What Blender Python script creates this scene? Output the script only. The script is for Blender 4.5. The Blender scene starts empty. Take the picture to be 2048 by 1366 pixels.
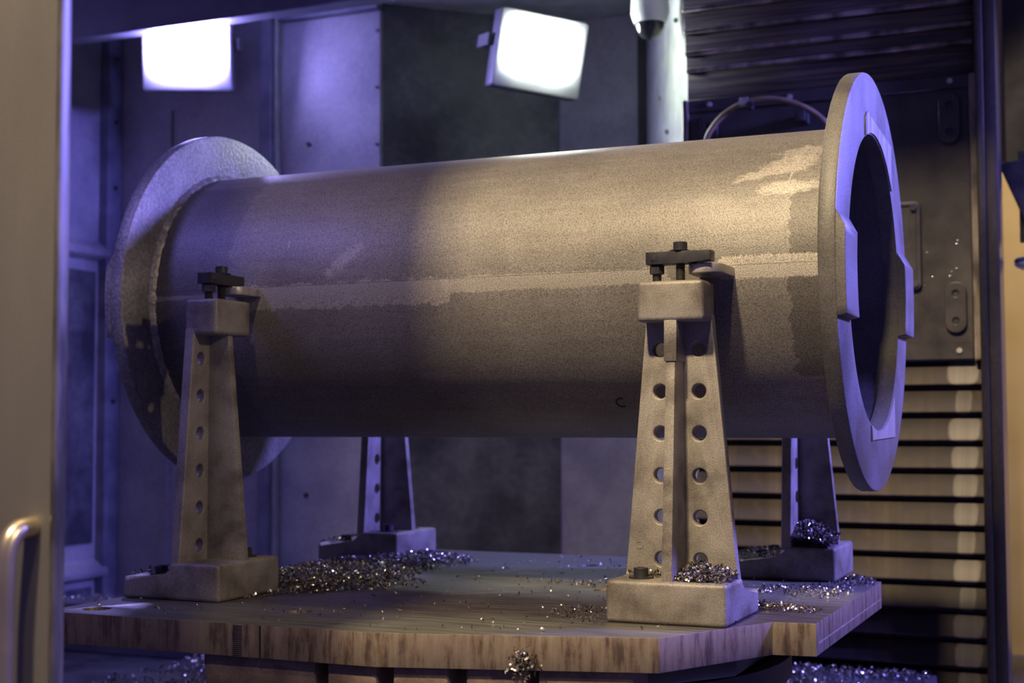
import bpy, bmesh, math, random
from mathutils import Vector, Matrix, Euler
random.seed(7)
PI = math.pi
scene = bpy.context.scene
COL = scene.collection
# ------------------------------------------------------------------ camera
YAW, PITCH, ROLL = 0.412414, 0.055054, -0.0029434
CAM = Vector((0, 0, 0.34662))
F = Vector((-math.sin(YAW)*math.cos(PITCH), math.cos(YAW)*math.cos(PITCH), math.sin(PITCH)))
R0 = Vector((math.cos(YAW), math.sin(YAW), 0)); U0 = R0.cross(F)
RR = R0*math.cos(ROLL)+U0*math.sin(ROLL); UU = U0*math.cos(ROLL)-R0*math.sin(ROLL)
cd = bpy.data.cameras.new('camera'); cam = bpy.data.objects.new('camera', cd); COL.objects.link(cam)
cam.matrix_world = Matrix(((RR.x, UU.x, -F.x, CAM.x), (RR.y, UU.y, -F.y, CAM.y), (RR.z, UU.z, -F.z, CAM.z), (0, 0, 0, 1)))
cd.sensor_width = 36; cd.lens = 50; cd.clip_start = 0.05
cd.dof.use_dof = True; cd.dof.focus_distance = 2.5; cd.dof.aperture_fstop = 3.6; cd.dof.aperture_blades = 7
scene.camera = cam
# ------------------------------------------------------------------ world, lamps, exposure
world = bpy.data.worlds.new('world'); scene.world = world; world.use_nodes = True
world.node_tree.nodes['Background'].inputs[0].default_value = (0.34, 0.29, 1.0, 1)
world.node_tree.nodes['Background'].inputs[1].default_value = 0.17
scene.view_settings.view_transform = 'Standard'; scene.view_settings.look = 'None'
scene.view_settings.exposure = 0.0; scene.view_settings.gamma = 1.0
scene.view_settings.use_curve_mapping = False
scene.cycles.use_denoising = True
scene.cycles.max_bounces = 6; scene.cycles.sample_clamp_indirect = 4.0
def area(name, loc, target, size, power, color, size_y=None):
    l = bpy.data.lights.new(name, 'AREA'); o = bpy.data.objects.new(name, l); COL.objects.link(o)
    l.shape = 'RECTANGLE'; l.size = size; l.size_y = size_y or size; l.energy = power; l.color = color
    o.location = loc; o.rotation_euler = (Vector(target)-Vector(loc)).to_track_quat('-Z', 'Y').to_euler()
    return o
# warm hall lighting that falls through the open door from above and behind the camera
area('hall_lamp', (-0.97, -0.6, 4.2), (-0.9, 2.6, 0.5), 0.22, 350, (1.0, 0.79, 0.49))
area('hall_lamp', (-0.20, -0.6, 4.2), (-0.9, 2.6, 0.5), 0.16, 75, (1.0, 0.79, 0.49))
area('hall_lamp', (2.8, 1.0, 2.4), (-1.8, 2.4, 0.4), 0.15, 72, (1.0, 0.79, 0.49))
# violet lamp inside the machine, behind the door on the left
wd = bpy.data.lights.new('violet_machine_lamp', 'SPOT'); wo = bpy.data.objects.new('violet_machine_lamp', wd); COL.objects.link(wo)
wd.energy = 34; wd.color = (0.24, 0.21, 1.0); wd.spot_size = math.radians(66); wd.spot_blend = 0.6; wd.shadow_soft_size = 0.12
wo.location = (-2.35, 1.75, 1.65); wo.rotation_euler = (Vector((-2.0, 2.75, 0.55))-Vector(wo.location)).to_track_quat('-Z', 'Y').to_euler()
# violet lamp of the machine on the side out of the frame to the right
vd = bpy.data.lights.new('violet_machine_lamp', 'SPOT'); vo = bpy.data.objects.new('violet_machine_lamp', vd); COL.objects.link(vo)
vd.energy = 760; vd.color = (0.22, 0.20, 1.0); vd.spot_size = math.radians(100); vd.spot_blend = 0.35; vd.shadow_soft_size = 0.14
vo.location = (1.2, 3.70, 1.5); vo.rotation_euler = (Vector((-0.7, 2.65, 0.3))-Vector(vo.location)).to_track_quat('-Z', 'Y').to_euler()

# hall lamp over the neighbouring machine on the right, beyond the column
sd = bpy.data.lights.new('hall_spot', 'SPOT'); so = bpy.data.objects.new('hall_spot', sd); COL.objects.link(so)
sd.energy = 420; sd.color = (1.0, 0.82, 0.55); sd.spot_size = math.radians(34); sd.spot_blend = 0.3; sd.shadow_soft_size = 0.1
so.location = (1.3, 3.4, 2.6); so.rotation_euler = (Vector((0.0, 4.9, 0.9))-Vector(so.location)).to_track_quat('-Z', 'Y').to_euler()
# ------------------------------------------------------------------ material helpers
def new_mat(name):
    m = bpy.data.materials.new(name); m.use_nodes = True
    nt = m.node_tree; b = nt.nodes['Principled BSDF']
    return m, nt, b
def node(nt, t, **kw):
    n = nt.nodes.new(t)
    for k, v in kw.items(): setattr(n, k, v)
    return n
def val(nt, x):
    n = nt.nodes.new('ShaderNodeValue'); n.outputs[0].default_value = x; return n.outputs[0]
def mth(nt, op, a, b=None, c=None, clamp=False):
    n = nt.nodes.new('ShaderNodeMath'); n.operation = op; n.use_clamp = clamp
    for i, x in enumerate((a, b, c)):
        if x is None: continue
        if isinstance(x, (int, float)): n.inputs[i].default_value = x
        else: nt.links.new(x, n.inputs[i])
    return n.outputs[0]
def coords(nt, scale=(1, 1, 1)):
    tc = node(nt, 'ShaderNodeTexCoord'); mp = node(nt, 'ShaderNodeMapping'); mp.inputs['Scale'].default_value = scale
    nt.links.new(tc.outputs['Object'], mp.inputs[0]); return mp.outputs[0]
def noise(nt, vec, scale, detail=4, rough=0.55):
    n = node(nt, 'ShaderNodeTexNoise'); n.inputs['Scale'].default_value = scale
    n.inputs['Detail'].default_value = detail; n.inputs['Roughness'].default_value = rough
    nt.links.new(vec, n.inputs['Vector']); return n.outputs['Fac']
def ramp(nt, fac, stops):
    r = node(nt, 'ShaderNodeValToRGB'); e = r.color_ramp.elements
    while len(e) < len(stops): e.new(0.5)
    for el, (p, c) in zip(e, stops):
        el.position = p; el.color = (*c, 1) if len(c) == 3 else c
    nt.links.new(fac, r.inputs[0]); return r.outputs[0]
def mixc(nt, fac, a, b, mode='MIX'):
    n = node(nt, 'ShaderNodeMix', data_type='RGBA', blend_type=mode)
    if isinstance(fac, (int, float)): n.inputs[0].default_value = fac
    else: nt.links.new(fac, n.inputs[0])
    for s, x in ((6, a), (7, b)):
        if isinstance(x, tuple): n.inputs[s].default_value = (*x, 1)
        else: nt.links.new(x, n.inputs[s])
    return n.outputs[2]
def bump(nt, b, h, strength=0.3, dist=0.002):
    n = node(nt, 'ShaderNodeBump'); n.inputs['Strength'].default_value = strength; n.inputs['Distance'].default_value = dist
    nt.links.new(h, n.inputs['Height']); nt.links.new(n.outputs[0], b.inputs['Normal'])
def surf(name, c1, c2, scale=8, rough=(0.4, 0.65), metal=0.0, stretch=(1, 1, 1), fine=0, fine_amt=0.3, bumpy=0.0, c3=None, spec=0.5, lo=0.35, hi=0.65, bdist=0.001):
    m, nt, b = new_mat(name); v = coords(nt, stretch); n = noise(nt, v, scale, 5)
    stops = [(lo, c1), (hi, c2)] if c3 is None else [(lo, c1), ((lo+hi)/2, c2), (hi, c3)]
    col = ramp(nt, n, stops)
    if fine:
        vf = coords(nt); f = noise(nt, vf, fine, 2, 0.6)
        col = mixc(nt, fine_amt, col, ramp(nt, f, [(0.35, (0.15, 0.15, 0.15)), (0.65, (1, 1, 1))]), 'MULTIPLY')
        if bumpy: bump(nt, b, f, bumpy, bdist)
    nt.links.new(col, b.inputs['Base Color'])
    mr = node(nt, 'ShaderNodeMapRange'); mr.inputs[1].default_value = 0.3; mr.inputs[2].default_value = 0.7
    mr.inputs[3].default_value = rough[0]; mr.inputs[4].default_value = rough[1]
    nt.links.new(n, mr.inputs[0]); nt.links.new(mr.outputs[0], b.inputs['Roughness'])
    b.inputs['Metallic'].default_value = metal; b.inputs['Specular IOR Level'].default_value = spec
    return m
def emit(name, color, strength):
    m, nt, b = new_mat(name); nt.nodes.remove(b)
    e = node(nt, 'ShaderNodeEmission'); e.inputs[0].default_value = (*color, 1); e.inputs[1].default_value = strength
    nt.links.new(e.outputs[0], nt.nodes['Material Output'].inputs[0]); return m

M = {}
M['cast'] = surf('cast_iron', (0.17, 0.145, 0.118), (0.33, 0.295, 0.245), 11, (0.45, 0.62), 0.25, fine=420, fine_amt=0.45, bumpy=0.35, c3=(0.40, 0.365, 0.315))
M['black_steel'] = surf('black_oxide', (0.03, 0.03, 0.032), (0.06, 0.058, 0.058), 30, (0.35, 0.5), 0.4)
M['thread'] = surf('threaded_steel', (0.06, 0.055, 0.055), (0.10, 0.09, 0.085), 60, (0.3, 0.45), 0.7)
M['bright'] = surf('worn_bright_steel', (0.30, 0.28, 0.25), (0.55, 0.52, 0.47), 40, (0.3, 0.5), 0.6)
M['sheet'] = surf('grey_sheet', (0.30, 0.29, 0.33), (0.42, 0.41, 0.44), 6, (0.35, 0.6), 0.15, fine=60, fine_amt=0.15)
M['sheet_dark'] = surf('dark_sheet', (0.045, 0.045, 0.062), (0.085, 0.085, 0.105), 5, (0.3, 0.55), 0.1, fine=40, fine_amt=0.2, c3=(0.14, 0.14, 0.16))  # dark base colour stands in for shade on the angled wall
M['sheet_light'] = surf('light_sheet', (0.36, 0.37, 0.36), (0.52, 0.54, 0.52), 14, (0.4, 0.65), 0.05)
M['navy'] = surf('navy_sheet', (0.09, 0.09, 0.13), (0.15, 0.15, 0.20), 4, (0.4, 0.6), 0.1)
M['rail'] = surf('painted_rail', (0.13, 0.13, 0.18), (0.22, 0.22, 0.28), 12, (0.4, 0.6), 0.1)
M['door'] = surf('door_steel', (0.15, 0.138, 0.122), (0.20, 0.186, 0.165), 3, (0.42, 0.6), 0.35, stretch=(1, 1, 0.3), fine=300, fine_amt=0.12)
M['door_edge'] = surf('worn_door_edge', (0.07, 0.066, 0.062), (0.26, 0.24, 0.22), 40, (0.3, 0.55), 0.5, stretch=(1, 1, 0.15), lo=0.4, hi=0.75)
M['brass'] = surf('satin_handle', (0.50, 0.42, 0.30), (0.58, 0.49, 0.36), 10, (0.25, 0.36), 0.9)
M['carriage'] = surf('oily_carriage', (0.040, 0.036, 0.037), (0.065, 0.058, 0.056), 9, (0.3, 0.5), 0.2, fine=160, fine_amt=0.25)
M['carriage_edge'] = surf('worn_carriage_edge', (0.06, 0.05, 0.042), (0.19, 0.155, 0.12), 18, (0.35, 0.55), 0.3, stretch=(1, 1, 0.35), c3=(0.32, 0.27, 0.22))
M['post'] = surf('oily_post', (0.015, 0.014, 0.013), (0.055, 0.045, 0.033), 5, (0.25, 0.45), 0.2, stretch=(1, 1, 0.25), fine=90)
M['cover_up'] = surf('upper_cover', (0.045, 0.04, 0.044), (0.13, 0.10, 0.07), 6, (0.35, 0.55), 0.2, stretch=(0.4, 1, 14), c3=(0.24, 0.18, 0.12), lo=0.42, hi=0.75)
M['yellow'] = surf('yellow_paint', (0.62, 0.45, 0.20), (0.72, 0.54, 0.27), 4, (0.4, 0.6))
M['blue'] = surf('blue_plastic', (0.03, 0.06, 0.35), (0.05, 0.09, 0.45), 4)
M['white'] = surf('white_plastic', (0.72, 0.73, 0.72), (0.8, 0.81, 0.8), 4, (0.3, 0.4))
M['housing'] = surf('lamp_housing', (0.16, 0.16, 0.17), (0.22, 0.22, 0.23), 10, (0.4, 0.55), 0.4)
M['frame1'] = surf('lamp_frame_pale', (0.40, 0.40, 0.44), (0.5, 0.5, 0.54), 10, (0.4, 0.55), 0.2)
M['hose'] = surf('hose_rubber', (0.14, 0.10, 0.06), (0.24, 0.17, 0.10), 20, (0.35, 0.5), 0.2)
M['dome'] = surf('smoked_dome', (0.02, 0.02, 0.025), (0.03, 0.03, 0.035), 4, (0.05, 0.08))
M['dome_drop'] = surf('bright_droplet', (0.75, 0.75, 0.78), (0.85, 0.85, 0.88), 4, (0.1, 0.2), 0.9)
M['lens_violet'] = emit('violet_white_led', (0.38, 0.34, 1.0), 250)
M['lens_white'] = emit('cool_white_led', (0.90, 1.0, 0.93), 72)
M['mound'] = surf('oily_chip_bed', (0.02, 0.019, 0.018), (0.05, 0.045, 0.042), 60, (0.35, 0.6), 0.3, fine=300, bumpy=0.5)
M['tooth'] = surf('rusty_tooth', (0.15, 0.105, 0.08), (0.26, 0.195, 0.15), 25, (0.5, 0.7), 0.2, fine=250)
M['under'] = surf('dark_underside', (0.02, 0.02, 0.024), (0.045, 0.042, 0.045), 6, (0.4, 0.6), 0.2)
M['floor'] = surf('wet_chip_floor', (0.05, 0.05, 0.06), (0.12, 0.115, 0.125), 5, (0.2, 0.45), 0.3, fine=60)

def mat_chips():
    m, nt, b = new_mat('steel_chips')
    g = node(nt, 'ShaderNodeNewGeometry')
    col = ramp(nt, g.outputs['Random Per Island'], [(0.0, (0.06, 0.054, 0.052)), (0.45, (0.20, 0.178, 0.155)), (0.8, (0.5, 0.45, 0.38)), (1.0, (0.85, 0.8, 0.72))])
    nt.links.new(col, b.inputs['Base Color']); b.inputs['Metallic'].default_value = 0.8; b.inputs['Roughness'].default_value = 0.28
    return m
M['chips'] = mat_chips()

def mat_lower_cover():
    m, nt, b = new_mat('lower_cover'); v = coords(nt, (1, 1, 1)); v2 = coords(nt, (9, 1, 0.4))
    n1 = noise(nt, v, 6.0, 4); n2 = noise(nt, v2, 4.0, 5)
    col = ramp(nt, n2, [(0.35, (0.020, 0.014, 0.012)), (0.55, (0.044, 0.031, 0.022)), (0.75, (0.066, 0.051, 0.038))])
    col = mixc(nt, ramp(nt, n1, [(0.47, (0, 0, 0)), (0.57, (1, 1, 1))]), col, (0.024, 0.018, 0.019))
    # lamp glint painted at the end of every leaf, rounded and different each time
    sx = node(nt, 'ShaderNodeSeparateXYZ'); tc = node(nt, 'ShaderNodeTexCoord'); nt.links.new(tc.outputs['Object'], sx.inputs[0])
    oi = node(nt, 'ShaderNodeObjectInfo'); rnd_ = oi.outputs['Random']
    wob = mth(nt, 'MULTIPLY', mth(nt, 'SUBTRACT', n1, 0.5), 0.02)
    u = mth(nt, 'DIVIDE', mth(nt, 'ADD', mth(nt, 'ADD', sx.outputs[0], 0.050), wob), mth(nt, 'ADD', 0.020, mth(nt, 'MULTIPLY', rnd_, 0.022)))
    w = mth(nt, 'DIVIDE', mth(nt, 'ADD', mth(nt, 'ADD', sx.outputs[2], 0.030), mth(nt, 'MULTIPLY', wob, 0.6)), 0.036)
    dd = mth(nt, 'ADD', mth(nt, 'POWER', mth(nt, 'ABSOLUTE', u), 2.6), mth(nt, 'POWER', mth(nt, 'ABSOLUTE', w), 3.0))
    mr = node(nt, 'ShaderNodeMapRange'); mr.inputs[1].default_value = 0.75; mr.inputs[2].default_value = 1.2; mr.inputs[3].default_value = 1; mr.inputs[4].default_value = 0
    nt.links.new(dd, mr.inputs[0])
    col = mixc(nt, mth(nt, 'MULTIPLY', mr.outputs[0], mth(nt, 'ADD', mth(nt, 'MULTIPLY', rnd_, 0.45), mth(nt, 'MULTIPLY', n2, 0.8))), col, (0.16, 0.145, 0.13))
    nt.links.new(col, b.inputs['Base Color'])
    b.inputs['Metallic'].default_value = 0.25; b.inputs['Roughness'].default_value = 0.52; b.inputs['Specular IOR Level'].default_value = 0.28
    return m
M['cover_low'] = mat_lower_cover()

def mat_pallet():
    m, nt, b = new_mat('pallet_steel')
    g = node(nt, 'ShaderNodeNewGeometry'); s = node(nt, 'ShaderNodeSeparateXYZ'); nt.links.new(g.outputs['Normal'], s.inputs[0])
    top = mth(nt, 'GREATER_THAN', s.outputs[2], 0.5)
    v = coords(nt); vs = coords(nt, (1, 1, 0.13)); vd = coords(nt, (1, 1, 0.16))
    drip = noise(nt, vs, 75, 5, 0.62); tone = noise(nt, vd, 5, 3)
    drip = mth(nt, 'ADD', mth(nt, 'MULTIPLY', drip, 0.75), mth(nt, 'MULTIPLY', noise(nt, v, 38, 5, 0.65), 0.25))
    side = ramp(nt, drip, [(0.38, (0.04, 0.023, 0.014)), (0.45, (0.14, 0.095, 0.06)), (0.50, (0.20, 0.155, 0.105)), (0.66, (0.27, 0.225, 0.165))])
    side = mixc(nt, mth(nt, 'MULTIPLY', tone, 0.55), side, (0.19, 0.14, 0.13))
    mp = node(nt, 'ShaderNodeMapping'); mp.inputs['Rotation'].default_value = (0, 0, 0.5); mp.inputs['Scale'].default_value = (1.2, 14, 1)
    tc = node(nt, 'ShaderNodeTexCoord'); nt.links.new(tc.outputs['Object'], mp.inputs[0])
    wipe = noise(nt, mp.outputs[0], 6, 4); big = noise(nt, v, 4.5, 4)
    # shadow of the pipe painted as a dark band across the grey-green top
    sp = node(nt, 'ShaderNodeSeparateXYZ'); nt.links.new(tc.outputs['Object'], sp.inputs[0])
    yy = mth(nt, 'ADD', sp.outputs[1], mth(nt, 'MULTIPLY', mth(nt, 'SUBTRACT', big, 0.5), 0.22))
    dist = mth(nt, 'ABSOLUTE', mth(nt, 'SUBTRACT', yy, 2.50))
    wet = node(nt, 'ShaderNodeMapRange'); wet.inputs[1].default_value = 0.15; wet.inputs[2].default_value = 0.26; wet.inputs[3].default_value = 1; wet.inputs[4].default_value = 0
    nt.links.new(dist, wet.inputs[0])
    shade_f = wet.outputs[0]
    base_top = ramp(nt, wipe, [(0.3, (0.09, 0.087, 0.074)), (0.6, (0.155, 0.152, 0.135)), (0.8, (0.22, 0.21, 0.185))])
    dark = ramp(nt, wipe, [(0.35, (0.045, 0.036, 0.036)), (0.62, (0.085, 0.072, 0.07)), (0.8, (0.15, 0.13, 0.12))])
    topc = mixc(nt, shade_f, base_top, dark)
    nt.links.new(mixc(nt, top, side, topc), b.inputs['Base Color'])
    rt = mth(nt, 'ADD', mth(nt, 'MULTIPLY', wipe, 0.35), 0.22)
    nt.links.new(mth(nt, 'ADD', mth(nt, 'MULTIPLY', top, rt), mth(nt, 'MULTIPLY', mth(nt, 'SUBTRACT', 1.0, top), 0.5)), b.inputs['Roughness'])
    b.inputs['Metallic'].default_value = 0.3
    bump(nt, b, drip, 0.08, 0.002)
    return m
M['pallet'] = mat_pallet()

PX, PY, PZ, PR, FR_, XL, XR, FT = 0, 2.7857, 0.6091, 0.30, 0.401, -1.9644, -0.4835, 0.031
def mat_pipe():
    m, nt, b = new_mat('blasted_pipe_steel')
    tc = node(nt, 'ShaderNodeTexCoord'); s = node(nt, 'ShaderNodeSeparateXYZ'); nt.links.new(tc.outputs['Object'], s.inputs[0])
    X = s.outputs[0]; S = mth(nt, 'MULTIPLY', mth(nt, 'ARCTAN2', s.outputs[2], mth(nt, 'MULTIPLY', s.outputs[1], -1.0)), 0.3)
    cv = node(nt, 'ShaderNodeCombineXYZ'); nt.links.new(X, cv.inputs[0]); nt.links.new(S, cv.inputs[1])
    def str_noise(sx, sy, sc, det=4):
        mp = node(nt, 'ShaderNodeMapping'); mp.inputs['Scale'].default_value = (sx, sy, 1); nt.links.new(cv.outputs[0], mp.inputs[0])
        return noise(nt, mp.outputs[0], sc, det, 0.6)
    speck = noise(nt, tc.outputs['Object'], 430, 2, 0.7); blot = noise(nt, tc.outputs['Object'], 3.3, 4)
    brush = str_noise(260, 12, 1, 3); edge = str_noise(40, 40, 1, 4); streak = str_noise(6, 60, 1, 4)
    col = ramp(nt, blot, [(0.32, (0.215, 0.195, 0.17)), (0.5, (0.29, 0.265, 0.23)), (0.68, (0.36, 0.335, 0.29))])
    col = mixc(nt, 0.35, col, ramp(nt, streak, [(0.3, (0.55, 0.52, 0.5)), (0.7, (1, 1, 1))]), 'MULTIPLY')
    scr_ = mth(nt, 'SUBTRACT', str_noise(25, 220, 1, 3), 0.5)
    e_ = mth(nt, 'SUBTRACT', edge, 0.5); br = mth(nt, 'SUBTRACT', brush, 0.5)
    def band(x0, x1, s0, s1, soft_x, wob):
        w = mth(nt, 'ADD', mth(nt, 'MULTIPLY', e_, wob), mth(nt, 'MULTIPLY', br, 0.016))
        s_ = mth(nt, 'ADD', S, w); x_ = mth(nt, 'ADD', X, mth(nt, 'MULTIPLY', e_, soft_x))
        a = mth(nt, 'MULTIPLY', mth(nt, 'GREATER_THAN', s_, s0), mth(nt, 'LESS_THAN', s_, s1))
        c = mth(nt, 'MULTIPLY', mth(nt, 'GREATER_THAN', x_, x0), mth(nt, 'LESS_THAN', x_, x1))
        return mth(nt, 'MULTIPLY', a, c)
    def blob(cx, cs, rx, rs, wob, rot=0.0):
        dx = mth(nt, 'SUBTRACT', X, cx); ds = mth(nt, 'SUBTRACT', S, cs)
        c, sn = math.cos(rot), math.sin(rot)
        u = mth(nt, 'DIVIDE', mth(nt, 'ADD', mth(nt, 'MULTIPLY', dx, c), mth(nt, 'MULTIPLY', ds, sn)), rx)
        w = mth(nt, 'DIVIDE', mth(nt, 'SUBTRACT', mth(nt, 'MULTIPLY', ds, c), mth(nt, 'MULTIPLY', dx, sn)), rs)
        d = mth(nt, 'SQRT', mth(nt, 'ADD', mth(nt, 'MULTIPLY', u, u), mth(nt, 'MULTIPLY', w, w)))
        q = node(nt, 'ShaderNodeMapRange', interpolation_type='SMOOTHSTEP'); q.inputs[1].default_value = 0.55; q.inputs[2].default_value = 1.15; q.inputs[3].default_value = 1; q.inputs[4].default_value = 0
        nt.links.new(mth(nt, 'ADD', d, mth(nt, 'ADD', mth(nt, 'MULTIPLY', e_, wob*1.5), mth(nt, 'MULTIPLY', scr_, 0.9))), q.inputs[0]); return q.outputs[0]
    # dark scorched zone beside the right flange
    col = mixc(nt, mth(nt, 'MULTIPLY', band(-0.553, -0.45, -0.20, 0.165, 0.05, 0.04), 0.60), col, (0.075, 0.068, 0.06))
    col = mixc(nt, mth(nt, 'MULTIPLY', band(-1.94, -1.74, -0.5, 0.30, 0.08, 0.05), 0.35), col, (0.11, 0.10, 0.11))  # darker zone at the left end of the barrel
    # ground patches and the seam
    light = (0.56, 0.51, 0.43)
    for msk, amt in ((band(-0.68, -0.45, -0.012, 0.030, 0.05, 0.008), 0.85), (band(-1.24, -0.78, -0.014, 0.016, 0.25, 0.014), 0.55),
                     (band(-1.70, -1.22, -0.034, 0.016, 0.06, 0.03), 0.62), (band(-1.94, -1.70, -0.006, 0.004, 0.02, 0.012), 0.6),
                     (blob(-0.565, 0.222, 0.055, 0.028, 0.9, 0.2), 0.85), (blob(-0.60, 0.205, 0.075, 0.014, 1.2, 0.25), 0.8), (blob(-0.565, 0.163, 0.06, 0.018, 0.8, 0.05), 0.85),
                     (blob(-0.54, 0.262, 0.05, 0.02, 1.6, 0.1), 0.7), (blob(-1.465, 0.062, 0.055, 0.016, 1.6, 0.75), 0.6), (blob(-1.60, 0.103, 0.0018, 0.012, 0.4), 0.7),
                     (blob(-0.555, 0.22, 0.0025, 0.062, 0.3, -0.18), 0.8)):
        col = mixc(nt, mth(nt, 'MULTIPLY', msk, amt), col, light)
    line = mth(nt, 'LESS_THAN', mth(nt, 'ABSOLUTE', mth(nt, 'SUBTRACT', S, 0.0135)), 0.0008)
    col = mixc(nt, mth(nt, 'MULTIPLY', line, 0.5), col, (0.08, 0.07, 0.06))
    col = mixc(nt, 0.75, col, ramp(nt, speck, [(0.38, (0.22, 0.21, 0.20)), (0.5, (0.72, 0.72, 0.72)), (0.62, (1.0, 1.0, 1.0))]), 'MULTIPLY')
    nt.links.new(col, b.inputs['Base Color']); b.inputs['Metallic'].default_value = 0.3; b.inputs['Roughness'].default_value = 0.5
    bump(nt, b, speck, 0.35, 0.0012)
    return m
M['pipe'] = mat_pipe()
M['flange'] = surf('flange_steel', (0.105, 0.096, 0.083), (0.165, 0.152, 0.133), 7, (0.45, 0.65), 0.2, fine=330, fine_amt=0.45, bumpy=0.4, c3=(0.215, 0.20, 0.178))
M['flange_in'] = surf('scuffed_flange_steel', (0.17, 0.155, 0.14), (0.28, 0.26, 0.23), 6, (0.4, 0.6), 0.25, fine=120, fine_amt=0.45, bumpy=0.6, c3=(0.50, 0.46, 0.40), lo=0.35, hi=0.72, bdist=0.003)
M['flange_pad'] = surf('milled_flange_pad', (0.26, 0.25, 0.235), (0.38, 0.37, 0.35), 10, (0.35, 0.5), 0.3, stretch=(1, 6, 0.8))
M['bore'] = surf('bore_steel', (0.10, 0.09, 0.09), (0.17, 0.155, 0.15), 8, (0.4, 0.6), 0.3, fine=200)
M['weld'] = surf('weld_bead', (0.26, 0.235, 0.20), (0.42, 0.39, 0.33), 50, (0.35, 0.55), 0.4, fine=120, bumpy=0.6, bdist=0.003)

# ------------------------------------------------------------------ mesh helpers
def link(name, me, m, parent=None):
    o = bpy.data.objects.new(name, me); COL.objects.link(o)
    if m is not None and not me.materials: me.materials.append(m)
    if parent is not None: o.parent = parent
    return o
def tag(o, label, cat, group=None, kind=None):
    o['label'] = label; o['category'] = cat
    if group: o['group'] = group
    if kind: o['kind'] = kind
    return o
def empty(name, loc=(0, 0, 0), rz=0.0):
    o = bpy.data.objects.new(name, None); COL.objects.link(o); o.location = loc; o.rotation_euler = (0, 0, rz); o.empty_display_size = 0.05
    return o
def finish(bm, name, bevel=0.0, seg=2, smooth=True):
    if bevel > 0:
        res = bmesh.ops.bevel(bm, geom=[e for e in bm.edges], offset=bevel, segments=seg, profile=0.6, affect='EDGES', clamp_overlap=True)
        nf = set(res['faces'])
        for f in bm.faces: f.smooth = f in nf
    bmesh.ops.recalc_face_normals(bm, faces=bm.faces)
    me = bpy.data.meshes.new(name); bm.to_mesh(me); bm.free()
    if smooth:
        if bevel <= 0:
            for p in me.polygons: p.use_smooth = True
        me.set_sharp_from_angle(angle=math.radians(40))
    return me
def box(x0, x1, y0, y1, z0, z1, bevel=0.0, seg=2, name='box'):
    bm = bmesh.new()
    vs = [bm.verts.new((x, y, z)) for x in (x0, x1) for y in (y0, y1) for z in (z0, z1)]
    for f in ((0, 1, 3, 2), (4, 6, 7, 5), (0, 4, 5, 1), (2, 3, 7, 6), (0, 2, 6, 4), (1, 5, 7, 3)): bm.faces.new([vs[i] for i in f])
    return finish(bm, name, bevel, seg)
def prism(pts, axis, a0, a1, bevel=0.0, seg=2, name='prism'):
    """extrude a polygon: axis 'x' -> pts are (y,z); 'y' -> (x,z); 'z' -> (x,y)"""
    bm = bmesh.new()
    def mk(p, a): return {'x': (a, p[0], p[1]), 'y': (p[0], a, p[1]), 'z': (p[0], p[1], a)}[axis]
    A = [bm.verts.new(mk(p, a0)) for p in pts]; B = [bm.verts.new(mk(p, a1)) for p in pts]
    bm.faces.new(A); bm.faces.new(B[::-1])
    for i in range(len(pts)):
        j = (i+1) % len(pts); bm.faces.new((A[i], B[i], B[j], A[j]))
    return finish(bm, name, bevel, seg)
def lathe(profile, axis='z', seg=48, center=(0, 0, 0), name='lathe', closed=False, a0=0.0, a1=2*PI):
    """profile: list of (radius, along axis)"""
    bm = bmesh.new(); rings = []; full = abs(a1-a0-2*PI) < 1e-6; n = seg if full else seg+1
    for i in range(n):
        a = a0+(a1-a0)*i/seg; c, s = math.cos(a), math.sin(a); ring = []
        for r, h in profile:
            p = {'z': (r*c, r*s, h), 'x': (h, r*c, r*s), 'y': (r*c, h, r*s)}[axis]
            ring.append(bm.verts.new((p[0]+center[0], p[1]+center[1], p[2]+center[2])))
        rings.append(ring)
    m = len(profile); rng = range(m if closed else m-1)
    for i in range(n if full else n-1):
        a, b = rings[i], rings[(i+1) % n]
        for j in rng:
            k = (j+1) % m
            try: bm.faces.new((a[j], a[k], b[k], b[j]))
            except ValueError: pass
    bmesh.ops.remove_doubles(bm, verts=bm.verts, dist=1e-6)
    return finish(bm, name)
def cyl(r, h0, h1, axis='z', center=(0, 0, 0), seg=24, ch=0.0, name='cyl'):
    if ch: prof = [(0, h0), (r, h0), (r, h1-ch), (r-ch, h1), (0, h1)]
    else: prof = [(0, h0), (r, h0), (r, h1), (0, h1)]
    return lathe(prof, axis, seg, center, name)
def plate(outlines, t, bevel=0.0, res=3, name='plate'):
    """flat plate with holes in the local XY plane, thickness t about z = 0, from a filled 2D curve"""
    cu = bpy.data.curves.new(name, 'CURVE'); cu.dimensions = '2D'; cu.fill_mode = 'BOTH'
    cu.extrude = t/2-bevel; cu.bevel_depth = bevel; cu.bevel_resolution = res; cu.offset = -bevel
    for pts in outlines:
        sp = cu.splines.new('POLY'); sp.points.add(len(pts)-1); sp.use_cyclic_u = True
        for q, p in zip(sp.points, pts): q.co = (p[0], p[1], 0, 1)
    tmp = bpy.data.objects.new(name+'_tmp', cu); COL.objects.link(tmp)
    dg = bpy.context.evaluated_depsgraph_get(); dg.update()
    me = bpy.data.meshes.new_from_object(tmp.evaluated_get(dg)); bpy.data.objects.remove(tmp); bpy.data.curves.remove(cu)
    bm = bmesh.new(); bm.from_mesh(me); bmesh.ops.remove_doubles(bm, verts=bm.verts, dist=1e-6); bm.to_mesh(me); bm.free()
    me.materials.clear()
    for p in me.polygons: p.use_smooth = abs(p.normal.z) < 0.98
    me.set_sharp_from_angle(angle=math.radians(40))
    return me
def circle(cx, cy, r, n=24): return [(cx+r*math.cos(2*PI*i/n), cy+r*math.sin(2*PI*i/n)) for i in range(n)]
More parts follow.
